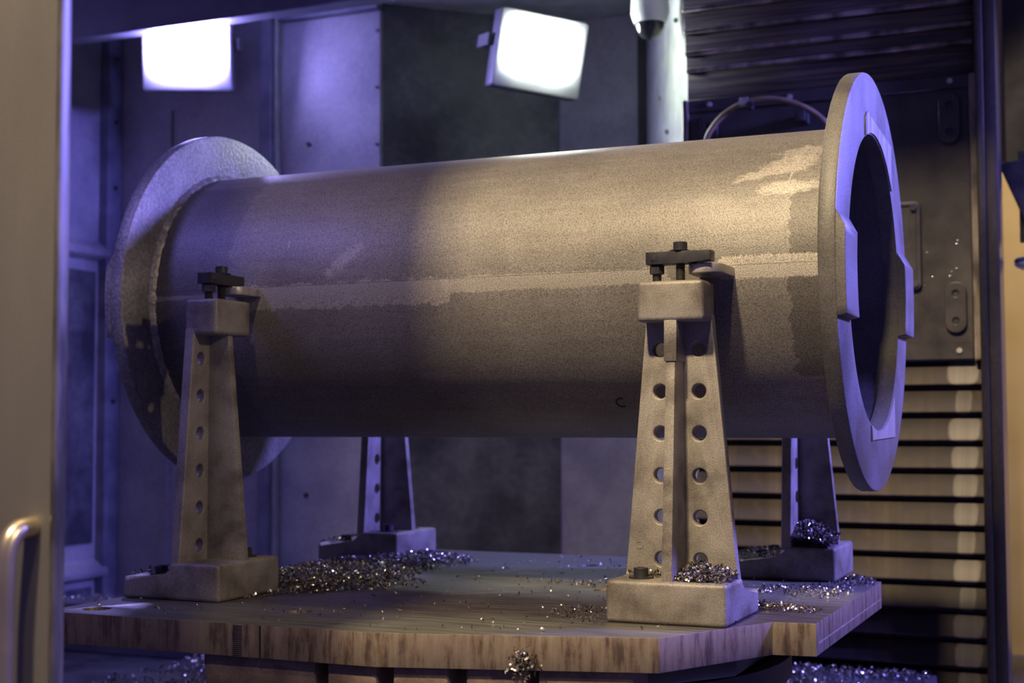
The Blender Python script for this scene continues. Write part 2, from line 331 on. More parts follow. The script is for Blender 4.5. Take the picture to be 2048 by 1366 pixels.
def rrect(x0, x1, y0, y1, r, n=5):
    out = []
    for cx, cy, a in ((x1-r, y1-r, 0), (x0+r, y1-r, PI/2), (x0+r, y0+r, PI), (x1-r, y0+r, 1.5*PI)):
        for i in range(n+1): out.append((cx+r*math.cos(a+PI/2*i/n), cy+r*math.sin(a+PI/2*i/n)))
    return out
def upright(me):  # plate made in XY -> stands in XZ, thickness along Y
    me.transform(Matrix.Rotation(PI/2, 4, 'X')); return me
def tube(path, r, seg=12, name='tube', caps=True):
    bm = bmesh.new(); rings = []; n = len(path); P = [Vector(p) for p in path]; up = None
    for i in range(n):
        t = (P[min(i+1, n-1)]-P[max(i-1, 0)]).normalized()
        if up is None: up = t.orthogonal().normalized()
        up = (up-t*up.dot(t)).normalized(); s = t.cross(up)
        rings.append([bm.verts.new(P[i]+(up*math.cos(2*PI*k/seg)+s*math.sin(2*PI*k/seg))*r) for k in range(seg)])
    for i in range(n-1):
        for k in range(seg): bm.faces.new((rings[i][k], rings[i][(k+1) % seg], rings[i+1][(k+1) % seg], rings[i+1][k]))
    if caps: bm.faces.new(rings[0][::-1]); bm.faces.new(rings[-1])
    return finish(bm, name)
def wall_panel(p0, p1, z0, z1, t, name='panel', bevel=0.002):
    """vertical slab whose visible face runs from p0 to p1 (plan); thickness t goes to the left of p0->p1"""
    d = (Vector(p1)-Vector(p0)).normalized(); n = Vector((-d.y, d.x)); a, b = Vector(p0), Vector(p1)
    return prism([tuple(a), tuple(b), tuple(b+n*t), tuple(a+n*t)], 'z', z0, z1, bevel, 1, name)
def struct(name, me, m, label, cat='wall'):
    return tag(link(name, me, m), label, cat, kind='structure')

# ------------------------------------------------------------------ the enclosure
A0, A1 = (-2.80, 4.30), (-2.37, 4.30); Bc = (-1.896, 4.774); Cc = (-1.585, 4.774); Dc = (-1.17, 4.03)
ZF, ZC = -0.42, 1.80
struct('floor', box(-3.62, -0.2, 1.55, 4.9, ZF-0.04, ZF), M['floor'], 'dark wetted floor of the machine below the pallet', 'floor')
struct('ceiling', box(-3.62, -0.9, 3.93, 4.95, ZC, ZC+0.04), M['sheet_light'], 'pale sheet metal ceiling above the right floodlight', 'ceiling')
# left side wall with two ledges and a riveted rail
wl = struct('wall_left', wall_panel((-3.53, 3.2), (-3.53, 4.30), ZF, ZC, 0.04), M['sheet'], 'lit sheet metal side wall beside the door, with ledges')
for z, d in ((0.985, 0.05), (-0.19, 0.05)):
    link('ledge', prism([(-3.53, z-0.045), (-3.53, z+0.03), (-3.53+d, z-0.005), (-3.53+d, z-0.03)], 'y', 3.25, 4.24, 0.002, 1), M['sheet'], wl)
link('recess_panel', box(-3.53, -3.522, 3.3, 4.20, -0.10, 0.90, 0.002, 1), M['sheet_dark'], wl)
link('lower_recess_panel', box(-3.53, -3.522, 3.3, 4.20, -0.40, -0.26, 0.002, 1), M['sheet_dark'], wl)
rl = link('rail', box(-3.53, -3.49, 4.22, 4.30, ZF, ZC, 0.003, 1), M['rail'], wl)
for z in (1.71, 1.47, 1.22, 0.72, 0.42): link('rivet', cyl(0.009, -3.492, -3.482, 'x', (0, 4.262, z), 10, 0.003), M['black_steel'], rl)
# back wall behind the left floodlight
wb = struct('wall_back', wall_panel((-3.53, 4.30), (-2.80, 4.30), ZF, ZC, 0.04), M['sheet'], 'sheet metal back wall behind the left flange and floodlight')
link('fold_strip', box(-3.265, -3.255, 4.288, 4.302, ZF, 1.5, 0.002, 1), M['sheet'], wb)
tr = struct('trim_1', box(-2.842, -2.79, 4.245, 4.34, ZF, 1.80, 0.004, 1), M['rail'], 'dark blue vertical post left of the bright panel', 'post')
link('edge_strip', box(-2.790, -2.775, 4.262, 4.30, ZF, 1.80, 0.002, 1), M['sheet_light'], tr)
wp = struct('wall_panel', box(-2.775, -2.37, 4.285, 4.33, ZF, 1.772, 0.003, 1), M['sheet'], 'speckled grey panel between post and dark corner')
for x, z in ((-2.658, 1.323), (-2.661, 0.086), (-2.60, 0.70)): link('screw', cyl(0.008, 4.279, 4.286, 'y', (x, 0, z), 12), M['black_steel'], wp)
for z in (1.70, 1.50, 1.30, 1.10, -0.05): link('edge_bolt', cyl(0.006, 4.279, 4.286, 'y', (-2.381, 0, z), 10), M['black_steel'], wp)
struct('trim_2', box(-2.775, -2.37, 4.262, 4.30, 1.772, 1.83, 0.003, 1), M['rail'], 'narrow top rail above the speckled panel', 'rail')
wc = struct('wall_corner', wall_panel(A1, Bc, ZF, ZC, 0.04), M['sheet_dark'], 'angled wall behind the right floodlight, shade put into its dark colour')
struct('wall_recess', wall_panel(Bc, Cc, ZF, ZC, 0.04), M['sheet'], 'grimy recessed wall between angled wall and dark gap')
struct('trim_3', box(-1.592, -1.565, 4.76, 4.84, ZF, ZC), M['under'], 'black vertical gap beside the pale panel', 'gap')
ws = struct('wall_side', wall_panel((-1.566, 4.774), Dc, ZF, ZC, 0.03), M['sheet_light'], 'pale floodlit panel left of the spindle column')
for f, z in ((0.35, 1.42), (0.7, 1.60), (0.5, 1.28)):
    p = Vector((-1.566, 4.774)).lerp(Vector(Dc), f); link('spot', cyl(0.008, -0.003, 0.003, 'y', (p.x-0.004, p.y-0.003, z), 10), M['sheet_dark'], ws)
struct('wall_header', box(-2.1, 2.6, 1.28, 1.34, 2.86, 3.4), M['door'], 'header of the enclosure above the door opening', 'wall')
# header beam that hides the top of the left floodlight
hb = struct('trim_4', box(-3.53, -2.12, 3.86, 3.93, 1.672, 2.05, 0.003, 1), M['navy'], 'dark header sheet crossing above the left floodlight', 'beam')

# ------------------------------------------------------------------ machine door in the left foreground
dr = empty('door_1', (-1.144, 1.30, 0)); tag(dr, 'steel machine door with tube handle in left foreground', 'door', kind='structure')
link('door_panel', box(-0.9, -0.008, 0.0, 0.015, -0.75, 2.95, 0.003, 2), M['door'], dr)
link('door_edge', box(-0.008, 0.0, -0.002, 0.017, -0.75, 2.95, 0.003, 2), M['door_edge'], dr)
slab_blocker = struct('shade_slab', box(1.88, 2.6, 1.30, 1.33, -0.75, 2.86, 0.003, 1), M['door'], 'unseen slab added right of the opening to shade the front right stand', 'door')  # unseen slab added to keep the right hall lamp off the front stand
hp = [(-0.034, 0.0, 0.224), (-0.033, -0.012, 0.224), (-0.034, -0.024, 0.222), (-0.035, -0.034, 0.214), (-0.036, -0.040, 0.200), (-0.037, -0.042, 0.18), (-0.037, -0.042, 0.12), (-0.037, -0.042, -0.1), (-0.037, -0.042, -0.3), (-0.037, -0.03, -0.32), (-0.037, 0.0, -0.325)]
def smooth_path(p, k=3):
    P = [Vector(q) for q in p]
    for _ in range(k):
        Q = [P[0]]
        for a, b in zip(P, P[1:]): Q += [a*0.75+b*0.25, a*0.25+b*0.75]
        Q.append(P[-1]); P = Q
    return P
link('handle', tube(smooth_path(hp, 2), 0.0125, 16), M['brass'], dr)

# ------------------------------------------------------------------ spindle column: covers, carriage, hoses
YW = 4.0
uc = empty('way_cover', (-0.38, YW, 1.28)); tag(uc, 'dark upper telescopic way cover above the carriage', 'way cover')
zs = [1.284, 1.372, 1.420, 1.482, 1.545, 1.61, 1.68]
for i in range(6):
    z0, z1 = zs[i]-1.28, zs[i+1]-1.28; o = -0.010*i
    link('slat', prism([(0.02+o, z0), (0.02+o, z1+0.01), (0.03+o, z1+0.014), (0.05, z1+0.012), (0.05, z0), (0.028+o, z0-0.003)], 'x', -0.81, 0.0, 0.0015, 1), M['cover_up'], uc)
    if i: link('lip', box(-0.81, 0.0, 0.012+o, 0.03+o, z0-0.006, z0+0.008, 0.003, 1), M['carriage_edge'], uc)
lc = empty('way_cover', (-0.372, YW, 0.503)); tag(lc, 'brown stained lower telescopic way cover behind the pallet', 'way cover')
zl = [0.503, 0.423, 0.348, 0.272, 0.197, 0.121, 0.044, -0.031, -0.105, -0.178, -0.254, -0.331, -0.405]
for i in range(12):
    z1, z0 = zl[i]-0.503, zl[i+1]-0.503
    # every leaf leans out towards its lower lip, so a dark gap stays under it
    h_ = z0-z1
    o = link('slat', prism([(0.022, 0), (0.004, h_+0.022), (0.0, h_+0.016), (0.004, h_+0.013), (0.03, h_+0.013), (0.03, h_), (0.04, h_), (0.04, 0)], 'x', -0.80, 0.0, 0.0015, 1), M['cover_low'], lc); o.location.z = z1
sc_ = empty('spindle_carriage', (-0.78, YW, 0.90)); tag(sc_, 'dark oily carriage plate with oblong covers beside the flange', 'carriage')
link('back_plate', box(-0.40, 0.387, 0.0, 0.05, -0.396, 0.384, 0.002, 1), M['carriage'], sc_)
link('top_strip', box(-0.40, 0.387, -0.008, 0.0, 0.345, 0.382, 0.002, 1), M['carriage'], sc_)
link('bottom_strip', box(-0.40, 0.387, -0.008, 0.0, -0.394, -0.348, 0.002, 1), M['carriage'], sc_)
link('side_strip', box(0.389, 0.408, -0.02, 0.05, -0.396, 0.380, 0.002, 1), M['carriage_edge'], sc_)
link('side_strip', box(-0.415, -0.400, -0.02, 0.05, -0.396, 0.380, 0.002, 1), M['carriage_edge'], sc_)
scr = cyl(0.0075, -0.013, -0.008, 'y', (0, 0, 0), 14); scr.materials.append(M['bright'])
for x, z in ((0.339, 0.366), (0.10, 0.364), (-0.1, 0.364), (-0.335, 0.364), (0.35, -0.37), (0.10, -0.37), (-0.15, -0.37)):
    o = link('screw', scr, None, sc_); o.location = (x, 0, z)
def oblong(x, z, w=0.056, h=0.138):
    o = link('oblong_cover', upright(plate([rrect(-w/2, w/2, -h/2, h/2, w/2-0.001, 8), circle(0, h/2-0.032, 0.009, 14), circle(0, -h/2+0.032, 0.009, 14)], 0.014, 0.002, 2)), M['carriage'], sc_)
    o.location = (x, -0.007, z)
    for p in o.data.polygons: p.use_smooth = False
    for s in (1, -1):
        q = link('socket_screw', cyl(0.008, -0.001, 0.006, 'y', (0, 0, s*(h/2-0.032)), 12), M['black_steel'], o)
oblong(0.336, 0.264); oblong(0.343, -0.253); oblong(-0.340, 0.262)
hc = link('hatch', upright(plate([rrect(-0.075, 0.075, -0.122, 0.122, 0.016, 5)], 0.010, 0.003, 2)), M['carriage'], sc_); hc.location = (0.180, -0.005, -0.08)
fr = link('hatch_frame', upright(plate([rrect(-0.075, 0.075, -0.122, 0.122, 0.016, 5), rrect(-0.062, 0.062, -0.109, 0.109, 0.010, 5)], 0.006, 0.002, 2)), M['carriage'], hc); fr.location = (0, -0.007, 0)
for z in (0.105, -0.105): q = link('screw', cyl(0.010, -0.016, -0.004, 'y', (0.058, 0, z), 12, 0.003), M['black_steel'], hc)
link('knob', lathe([(0, -0.06), (0.02, -0.06), (0.024, -0.05), (0.024, -0.02), (0.018, -0.005), (0, -0.005)], 'y', 20, (0.01, 0, -0.06)), M['black_steel'], hc)
drop = lathe([(0.0035*math.sin(a), -0.0015-0.002*math.cos(a)) for a in [i*PI/6 for i in range(7)]], 'y', 10); drop.materials.append(M['dome_drop'])
rd = random.Random(4)
for i in range(18):
    o = link('oil_drop', drop, None, sc_); o.location = (rd.uniform(0.10, 0.37), -0.0005, rd.uniform(-0.32, -0.02)); o.scale = (rd.uniform(0.5, 1.0),)*3
# hose arch
hx = [(-1.125, 3.965, 1.08), (-1.12, 3.955, 1.15), (-1.09, 3.95, 1.196), (-1.05, 3.945, 1.228), (-1.00, 3.94, 1.248), (-0.95, 3.94, 1.254), (-0.90, 3.94, 1.249), (-0.85, 3.945, 1.232), (-0.80, 3.95, 1.203), (-0.76, 3.955, 1.16), (-0.74, 3.96, 1.08)]
hs = empty('coolant_hose', (-0.93, 3.95, 1.08)); tag(hs, 'thin brown hose arching over the pipe on the carriage', 'hose')
o = link('hose', tube([Vector(p)-Vector((-0.93, 3.95, 1.08)) for p in smooth_path(hx, 2)], 0.0085, 12), M['hose'], hs)
link('clamp', lathe([(0.012, -0.012), (0.014, -0.012), (0.014, 0.012), (0.012, 0.012)], 'x', 20, (-0.07, -0.01, 0.168)), M['bright'], hs)
link('fitting', cyl(0.011, -0.02, 0.012, 'y', (-0.050, -0.01, 0.155), 6), M['black_steel'], hs)
link('elbow', box(0.075, 0.105, -0.02, 0.05, 0.10, 0.13, 0.005, 2), M['black_steel'], hs)
# right hand post and what stands beyond it
cp = empty('machine_column', (-0.33, YW, ZF)); tag(cp, 'oily dark vertical column right of the way covers', 'column')
link('post', box(-0.022, 0.010, -0.03, 0.10, 0, 2.4, 0.004, 2), M['post'], cp)
link('guide_strip', box(-0.042, -0.022, -0.05, 0.10, 0, 2.4, 0.004, 2), M['post'], cp)
yc = empty('yellow_casing', (-0.26, 4.9, ZF)); tag(yc, 'yellow painted machine casing at the right edge', 'casing')
link('casing_panel', box(-0.22, 0.55, 0.0, 0.05, 0, 2.6, 0.01, 2), M['yellow'], yc)
link('dark_panel', box(-0.110, 0.55, -0.03, -0.001, 1.60, 2.6, 0.004, 1), M['under'], yc)
bk = empty('black_bracket', (-0.315, 4.2, 0.96)); tag(bk, 'black slanted bracket in front of the yellow casing', 'bracket')
link('arm', prism([(-0.02, 0.10), (0.16, 0.13), (0.2, -0.06), (0.06, -0.10)], 'y', -0.02, 0.02, 0.004, 2), M['black_steel'], bk)
link('bracket_plate', box(0.03, 0.2, 0.02, 0.03, -0.12, 0.14, 0.002, 1), M['black_steel'], bk)
br = empty('cable_reel', (-0.215, 4.25, 0.785)); tag(br, 'blue and pale round reel at the right edge', 'reel')
link('rim', lathe([(0.0, 0.0), (0.085, 0.0), (0.09, 0.006), (0.085, 0.012), (0, 0.016)], 'z', 32), M['blue'], br)
link('lower_rim', lathe([(0.0, -0.018), (0.07, -0.018), (0.085, -0.010), (0.09, -0.002), (0.0, -0.001)], 'z', 32), M['white'], br)

# ------------------------------------------------------------------ floodlights and dome camera
def floodlight(loc, aim, roll, w, h, lens, frame, label, tall, proud=0.016):
    t = empty('floodlight', loc); d = Vector(aim).normalized()
    q = d.to_track_quat('Y', 'Z'); t.rotation_mode = 'QUATERNION'; t.rotation_quaternion = q @ Euler((0, roll, 0)).to_quaternion()
    tag(t, label, 'floodlight', 'floodlights in the machine')
    # local: +Y is the light direction
    bw, bh = w/2+0.035, h/2+0.02
    link('housing', box(-bw, bw, -0.07, -0.004, -bh-tall, bh, 0.008, 3), M['housing'], t)
    link('bezel', upright(plate([rrect(-bw, bw, -bh-tall, bh, 0.012), rrect(-w/2, w/2, -h/2, h/2, 0.018)], 0.024, 0.004, 2)), frame, t)
    ln = upright(plate([rrect(-w/2-0.002, w/2+0.002, -h/2-0.002, h/2+0.002, 0.018)], 0.02+proud, 0.004, 2))
    o = link('lens', ln, lens, t); o.location = (0, 0.002+proud/2, 0)
    for i in range(7):
        x = -bw+0.02+i*(2*bw-0.04)/6; link('cooling_fin', box(x-0.003, x+0.003, -0.10, -0.07, -bh-tall+0.02, bh-0.02), M['housing'], t)
    link('mounting_bracket', prism([(-bw-0.018, -0.04), (-bw-0.014, -0.04), (-bw-0.014, -0.15), (bw+0.014, -0.15), (bw+0.014, -0.04), (bw+0.018, -0.04), (bw+0.018, -0.155), (-bw-0.018, -0.155)], 'z', -0.02, 0.02), M['housing'], t)
    return t
floodlight((-2.975, 4.0, 1.655), (0.40, -0.85, -0.15), 0.0, 0.235, 0.185, M['lens_violet'], M['frame1'], 'violet white floodlight under the dark header at left', 0.055, 0.022)
fl2 = floodlight((-1.712, 4.15, 1.538), (0.66, -0.73, -0.16), -0.10, 0.225, 0.158, M['lens_white'], M['housing'], 'tilted cool white floodlight before the dark angled wall', 0.05, 0.03)
dc = empty('dome_camera', (-1.345, 4.15, 1.615)); tag(dc, 'white dome security camera hanging under the ceiling', 'camera')
link('mount', lathe([(0, 0.22), (0.045, 0.22), (0.046, 0.05), (0.058, 0.03), (0.060, -0.015), (0.05, -0.045), (0.0, -0.045)], 'z', 32), M['white'], dc)
link('dome', lathe([(0.046, -0.043)]+[(0.046*math.cos(a), -0.05-0.046*math.sin(a)) for a in [i*PI/16 for i in range(9)]], 'z', 32), M['dome'], dc)

# ------------------------------------------------------------------ pallet and table
pal = empty('pallet', (0, 0, 0)); tag(pal, 'thick stained steel machine pallet carrying the four stands', 'pallet')
out = [(-1.84, 2.06), (-1.148, 2.06), (-0.702, 2.183), (-0.5775, 2.428), (-0.505, 2.439), (-0.505, 3.115), (-0.5775, 3.125), (-0.702, 3.33), (-1.148, 3.44), (-1.84, 3.44)]
holes = [circle(-1.77, 2.125, 0.026, 24), circle(-1.40, 2.232, 0.024, 24), circle(-1.0, 2.75, 0.022, 20), circle(-1.2, 3.2, 0.022, 20)]
sl = link('slab', plate([out]+holes, 0.056, 0.0012, 1), M['pallet'], pal); sl.location = (0, 0, -0.028); sl.data.transform(Matrix.Translation((0, 0, -0.028))); sl.location = (0, 0, 0)
link('joint_groove', box(-1.3705, -1.3675, 2.0590, 2.0625, -0.056, -0.001), M['under'], pal)
gr = [(-1.402, -1.412)]
for i in range(16): link('engraved_tick', box(-1.424, -1.406, 2.0592, 2.0604, -0.0535+i*0.0033, -0.0525+i*0.0033), M['under'], pal)
link('side_line', box(-0.5056, -0.5044, 2.45, 3.10, -0.037, -0.0345), M['bright'], pal)
link('under_plate', prism([(-1.60, 2.22), (-0.86, 2.22), (-0.66, 2.5), (-0.66, 3.1), (-1.60, 3.2)], 'z', -0.11, -0.056, 0.004, 1), M['under'], pal)
for x0, x1 in ((-1.49, -1.268), (-1.244, -1.152), (-1.124, -1.036), (-1.007, -0.913), (-0.893, -0.745)):
    ya, yb = [2.072+max(0, x+1.148)*0.276 for x in (x0, x1)]
    link('tooth', prism([(x0, ya), (x1, yb), (x1, 2.26), (x0, 2.26)], 'z', -0.110, -0.0565, 0.005, 2), M['tooth'], pal)
rt = empty('rotary_table', (-1.17, 2.75, ZF)); tag(rt, 'dark round table under the pallet', 'table')
link('drum', lathe([(0, 0), (0.50, 0), (0.50, 0.24), (0.54, 0.26), (0.54, 0.302), (0, 0.305)], 'z', 64), M['under'], rt)
# chip pans on both sides of the table
cl = tag(link('chip_tray', box(-2.64, -1.80, 2.95, 3.785, ZF+0.001, -0.37, 0.006, 2), M['floor']), 'low chip covered tray under the left end of the pallet', 'tray')
bx_ = tag(link('side_ledge', box(-3.4, -2.45, 3.80, 4.0, ZF+0.001, -0.26, 0.006, 2), M['navy']), 'dark ledge by the side wall under the pallet corner', 'ledge')
pn = tag(link('chip_pan', box(-1.25, -0.50, 3.50, 3.96, ZF+0.001, -0.335, 0.006, 2), M['floor']), 'low chip covered pan in front of the lower way cover', 'pan')

# ------------------------------------------------------------------ support stands
me_base = prism([(0, 0), (0, 0.072), (0.116, 0.072), (0.116, 0.043), (0.226, 0.043), (0.226, 0)], 'x', -0.106, 0.106, 0.008, 3, 'stand_base')
hl = [0.470, 0.396, 0.322, 0.248, 0.175, 0.101]
me_plate = upright(plate([[(-0.1035, 0.062), (0.1035, 0.062), (0.098, 0.11), (0.060, 0.53), (-0.060, 0.53), (-0.098, 0.11)]]+[circle(s*0.0355, z, 0.0128, 24) for s in (-1, 1) for z in hl], 0.022, 0.003, 3, 'stand_plate'))
me_plate.transform(Matrix.Translation((0, 0.106, 0)))
bm = bmesh.new()
def rib_ring(z, yf, hw): return [bm.verts.new(v) for v in ((-hw, yf, z), (hw, yf, z), (hw+0.001, 0.10, z), (-hw-0.001, 0.10, z))]
r1 = rib_ring(0.060, 0.010, 0.0105); r1b = rib_ring(0.10, 0.012, 0.0095); r2 = rib_ring(0.53, 0.052, 0.0085)
for a, b in ((r1, r1b), (r1b, r2)):
    for i in range(4): bm.faces.new((a[i], a[(i+1) % 4], b[(i+1) % 4], b[i]))
bm.faces.new(r1[::-1]); bm.faces.new(r2)
me_rib = finish(bm, 'stand_rib', 0.003, 2)
me_wedge = prism([(0.042, 0.447), (0.0455, 0.53), (0.10, 0.53), (0.10, 0.447)], 'x', -0.0115, 0.0115, 0.002, 2, 'stand_wedge')
me_head = box(-0.060, 0.060, 0.043, 0.118, 0.517, 0.588, 0.008, 3, 'stand_head')
me_bolt = lathe([(0.006, 0.010), (0.007, 0.018), (0.0115, 0.018), (0.0125, 0.017), (0.0125, 0.003), (0, 0.003)], 'z', 20, name='bolt_head')
me_wash = lathe([(0, 0), (0.022, 0), (0.022, 0.003), (0, 0.0032)], 'z', 24, name='bolt_washer')
def boss(r=0.006): return lathe([(r-0.0012, 0.0), (r-0.0006, -0.0012), (r+0.0006, -0.0012), (r+0.0012, 0.0)], 'y', 16, name='mould_mark')
def stand(loc, rz, label, skip=None):
    t = empty('support_stand', loc, rz); tag(t, label, 'stand', 'support stands on the pallet')
    for n, me in (('base', me_base), ('plate', me_plate), ('rib', me_rib), ('wedge', me_wedge), ('head', me_head)):
        if n != 'wedge' or rz == 0.0: link(n, me, M['cast'], t)
    for k, (x, y, z) in enumerate(((-0.058, 0.05, 0.072), (0.058, 0.05, 0.072), (-0.058, 0.17, 0.043), (0.058, 0.17, 0.043))):
        if k == skip: continue
        b = link('bolt', me_bolt, M['black_steel'], t); b.location = (x, y, z)
        link('washer', me_wash, M['thread'], b)
    mk = link('mould_mark', boss(), M['cast'], t); mk.location = (-0.075, 0.0955, 0.125)
    return t
S_FR = ((-0.735, 2.319, 0), 0.0); S_FL = ((-1.606, 2.38, 0), PI/2); S_BL = ((-1.65, 3.18, 0), PI/2); S_BR = ((-0.591, 3.165, 0), PI/2)
stand(*S_FR, 'cast support stand facing the viewer at the front right')
stand(*S_FL, 'cast support stand at the front left, before the left flange', 0)
stand(*S_BL, 'dark support stand behind the pipe, at the chip heap')
stand(*S_BR, 'support stand behind the pipe with a heap of chips in its corner, right')

# ------------------------------------------------------------------ clamps on the two front stands
def thread(r, z0, z1, pitch=0.0025, name='thread'):
    prof = [(0, z0)]; z = z0; k = 0
    while z < z1: prof.append((r if k % 2 else r-0.0012, z)); z += pitch/2; k += 1
    prof.append((0, z1)); return lathe(prof, 'z', 18, name=name)
me_strap = prism([(-0.050, 0.619), (-0.050, 0.641), (0.067, 0.641), (0.067, 0.6225), (0.044, 0.6225), (0.028, 0.619)], 'y', 0.064, 0.096, 0.0012, 2, 'strap')
me_cb = lathe([(0.006, 0.650), (0.0065, 0.658), (0.0115, 0.658), (0.0125, 0.657), (0.0125, 0.6445), (0, 0.6445)], 'z', 22, name='clamp_bolt')
me_cw = lathe([(0, 0.641), (0.018, 0.641), (0.019, 0.643), (0.013, 0.6447), (0, 0.6447)], 'z', 24, name='clamp_washer')
me_hex = cyl(0.0135, 0.603, 0.619, 'z', (0, 0, 0), 6, 0.002)
def clamp(pos, rz, label):
    t = empty('strap_clamp', pos, rz); tag(t, label, 'clamp', 'strap clamps on the stands')
    st = link('strap', me_strap, M['black_steel'], t)
    link('socket', box(-0.040, -0.030, 0.0632, 0.0645, 0.625, 0.6355, 0.0006, 1), M['thread'], st)
    b = link('bolt', me_cb, M['black_steel'], t); b.location = (0.009, 0.080, 0)
    link('washer', me_cw, M['black_steel'], b)
    link('stud', thread(0.0085, 0.5885, 0.620), M['thread'], b)
    n = link('jack_nut', me_hex, M['black_steel'], t); n.location = (-0.034, 0.080, 0)
    link('jack_stud', thread(0.0085, 0.5885, 0.603), M['thread'], n)
    return t
clamp(*S_FR, 'black strap clamp on the front right stand head')
clamp(*S_FL, 'black strap clamp on the front left stand head')

# ------------------------------------------------------------------ flanged pipe
fp = empty('flanged_pipe', (0, PY, PZ)); tag(fp, 'large grey steel pipe with round end flanges lying on stands', 'pipe')
link('barrel', lathe([(PR-0.014, XL+0.004), (PR, XL+0.004), (PR, XR+FT-0.006), (PR-0.014, XR+FT-0.006)], 'x', 160, closed=True), M['pipe'], fp)
bore = lathe([(PR-0.0145, XL+0.002), (PR-0.0145, XR+FT-0.002)], 'x', 128); link('bore', bore, M['bore'], fp)
ri, ro, bv = PR-0.016, FR_, 0.004
prof = [(ri, 0), (ro-bv, 0), (ro-bv*0.3, bv*0.3), (ro, bv), (ro, FT-bv), (ro-bv*0.3, FT-bv*0.3), (ro-bv, FT), (ri, FT)]
f1 = link('flange', lathe([(r, h+XL) for r, h in prof], 'x', 160, closed=True), M['flange_in'], fp)
f2 = link('flange', lathe([(r, h+XR) for r, h in prof], 'x', 160, closed=True), M['flange'], fp)
def pad(sign, x0, x1, zt, zb, ramp_):
    """raised milled pad across the flange face: sign -1 near side, +1 far side; x0 on the face, x1 proud of it"""
    bm = bmesh.new(); n = 10; lo, hi = [], []
    zsb = [zb+(zt-zb)*i/n for i in range(n+1)]
    def prow(r, x, zz): return [bm.verts.new((x, sign*math.sqrt(r*r-z*z), z)) for z in zz]
    top = [zb+0.004+(zt-ramp_-zb-0.004)*i/n for i in range(n+1)]
    oi, oo = prow(0.2865, x0, zsb), prow(0.4005, x0, zsb); ti, to = prow(0.2868, x1, top), prow(0.4003, x1, top)
    for a, b in ((oi, ti), (ti, to), (to, oo), (oo, oi)):
        for i in range(n): bm.faces.new((a[i], a[i+1], b[i+1], b[i]))
    bm.faces.new((oi[0], ti[0], to[0], oo[0])); bm.faces.new((oi[-1], oo[-1], to[-1], ti[-1]))
    return finish(bm, 'pad', 0.001, 1)
for s in (-1, 1):
    link('raised_pad', pad(s, XR+FT-0.001, XR+FT+0.016, 0.092, -0.090, 0.030), M['flange'], f2)
    link('raised_pad', pad(s, XL+0.001, XL-0.014, 0.092, -0.090, 0.030), M['flange_in'], f1)
def chord_patch(zs_, y0, y1, peak):
    top = [(y0, zs_*0.304), (y0+0.02, zs_*peak), (y1, zs_*0.300)]
    arc = [(0.2865*math.sin(a), zs_*0.2865*math.cos(a)) for a in [math.asin(y1/0.2865)+(math.asin(y0/0.2865)-math.asin(y1/0.2865))*i/14 for i in range(15)]]
    return prism(top+arc, 'x', XR+FT-0.001, XR+FT+0.0035, 0.0008, 1)
link('bore_patch', chord_patch(1, -0.10, 0.20, 0.318), M['flange_pad'], f2)
link('bore_patch', chord_patch(-1, -0.083, 0.19, 0.302), M['flange_pad'], f2)
def bead(x, sgn, seg=220):
    bm = bmesh.new(); rnd = random.Random(3); rings = []
    for i in range(seg):
        a = 2*PI*i/seg; w = 0.010*(0.8+0.45*rnd.random()); c, s = math.cos(a), math.sin(a)
        pr = [(PR-0.001, 0), (PR+w, 0.0), (PR+w*0.55, w*0.6), (PR+w*0.1, w), (PR-0.001, w*1.1)]
        rings.append([bm.verts.new((x+sgn*h, r*c, r*s)) for r, h in pr])
    for i in range(seg):
        A, B = rings[i], rings[(i+1) % seg]
        for j in range(4): bm.faces.new((A[j], A[j+1], B[j+1], B[j]))
    return finish(bm, 'bead')
link('weld_bead', bead(XL+FT, 1), M['weld'], fp); link('weld_bead', bead(XR, -1), M['weld'], fp)
def lug(x0, x1, y0, y1, name='lug'):
    out_ = rrect(x0, x1, y0, y1, min(x1-x0, y1-y0)*0.42, 6)
    me = plate([out_], 0.017, 0.002, 2, 'lug'); o = link('lug', me, M['bright'], fp); o.location = (0, -PY, 0.6105-PZ); return o
lug(-0.716, -0.652, 2.392, 2.52); lug(-1.718, -1.656, 2.402, 2.52)
# stencilled C shaped mark near the bottom of the barrel
cm = []
for i in range(15):
    a = math.radians(60+240*i/14); u, v = -0.905+0.010*math.cos(a), -0.262+0.012*math.sin(a)
    th = v/0.30; cm.append((u, -math.cos(th)*0.3005, math.sin(th)*0.3005))
link('stamped_mark', tube(cm, 0.0016, 6), M['under'], fp)

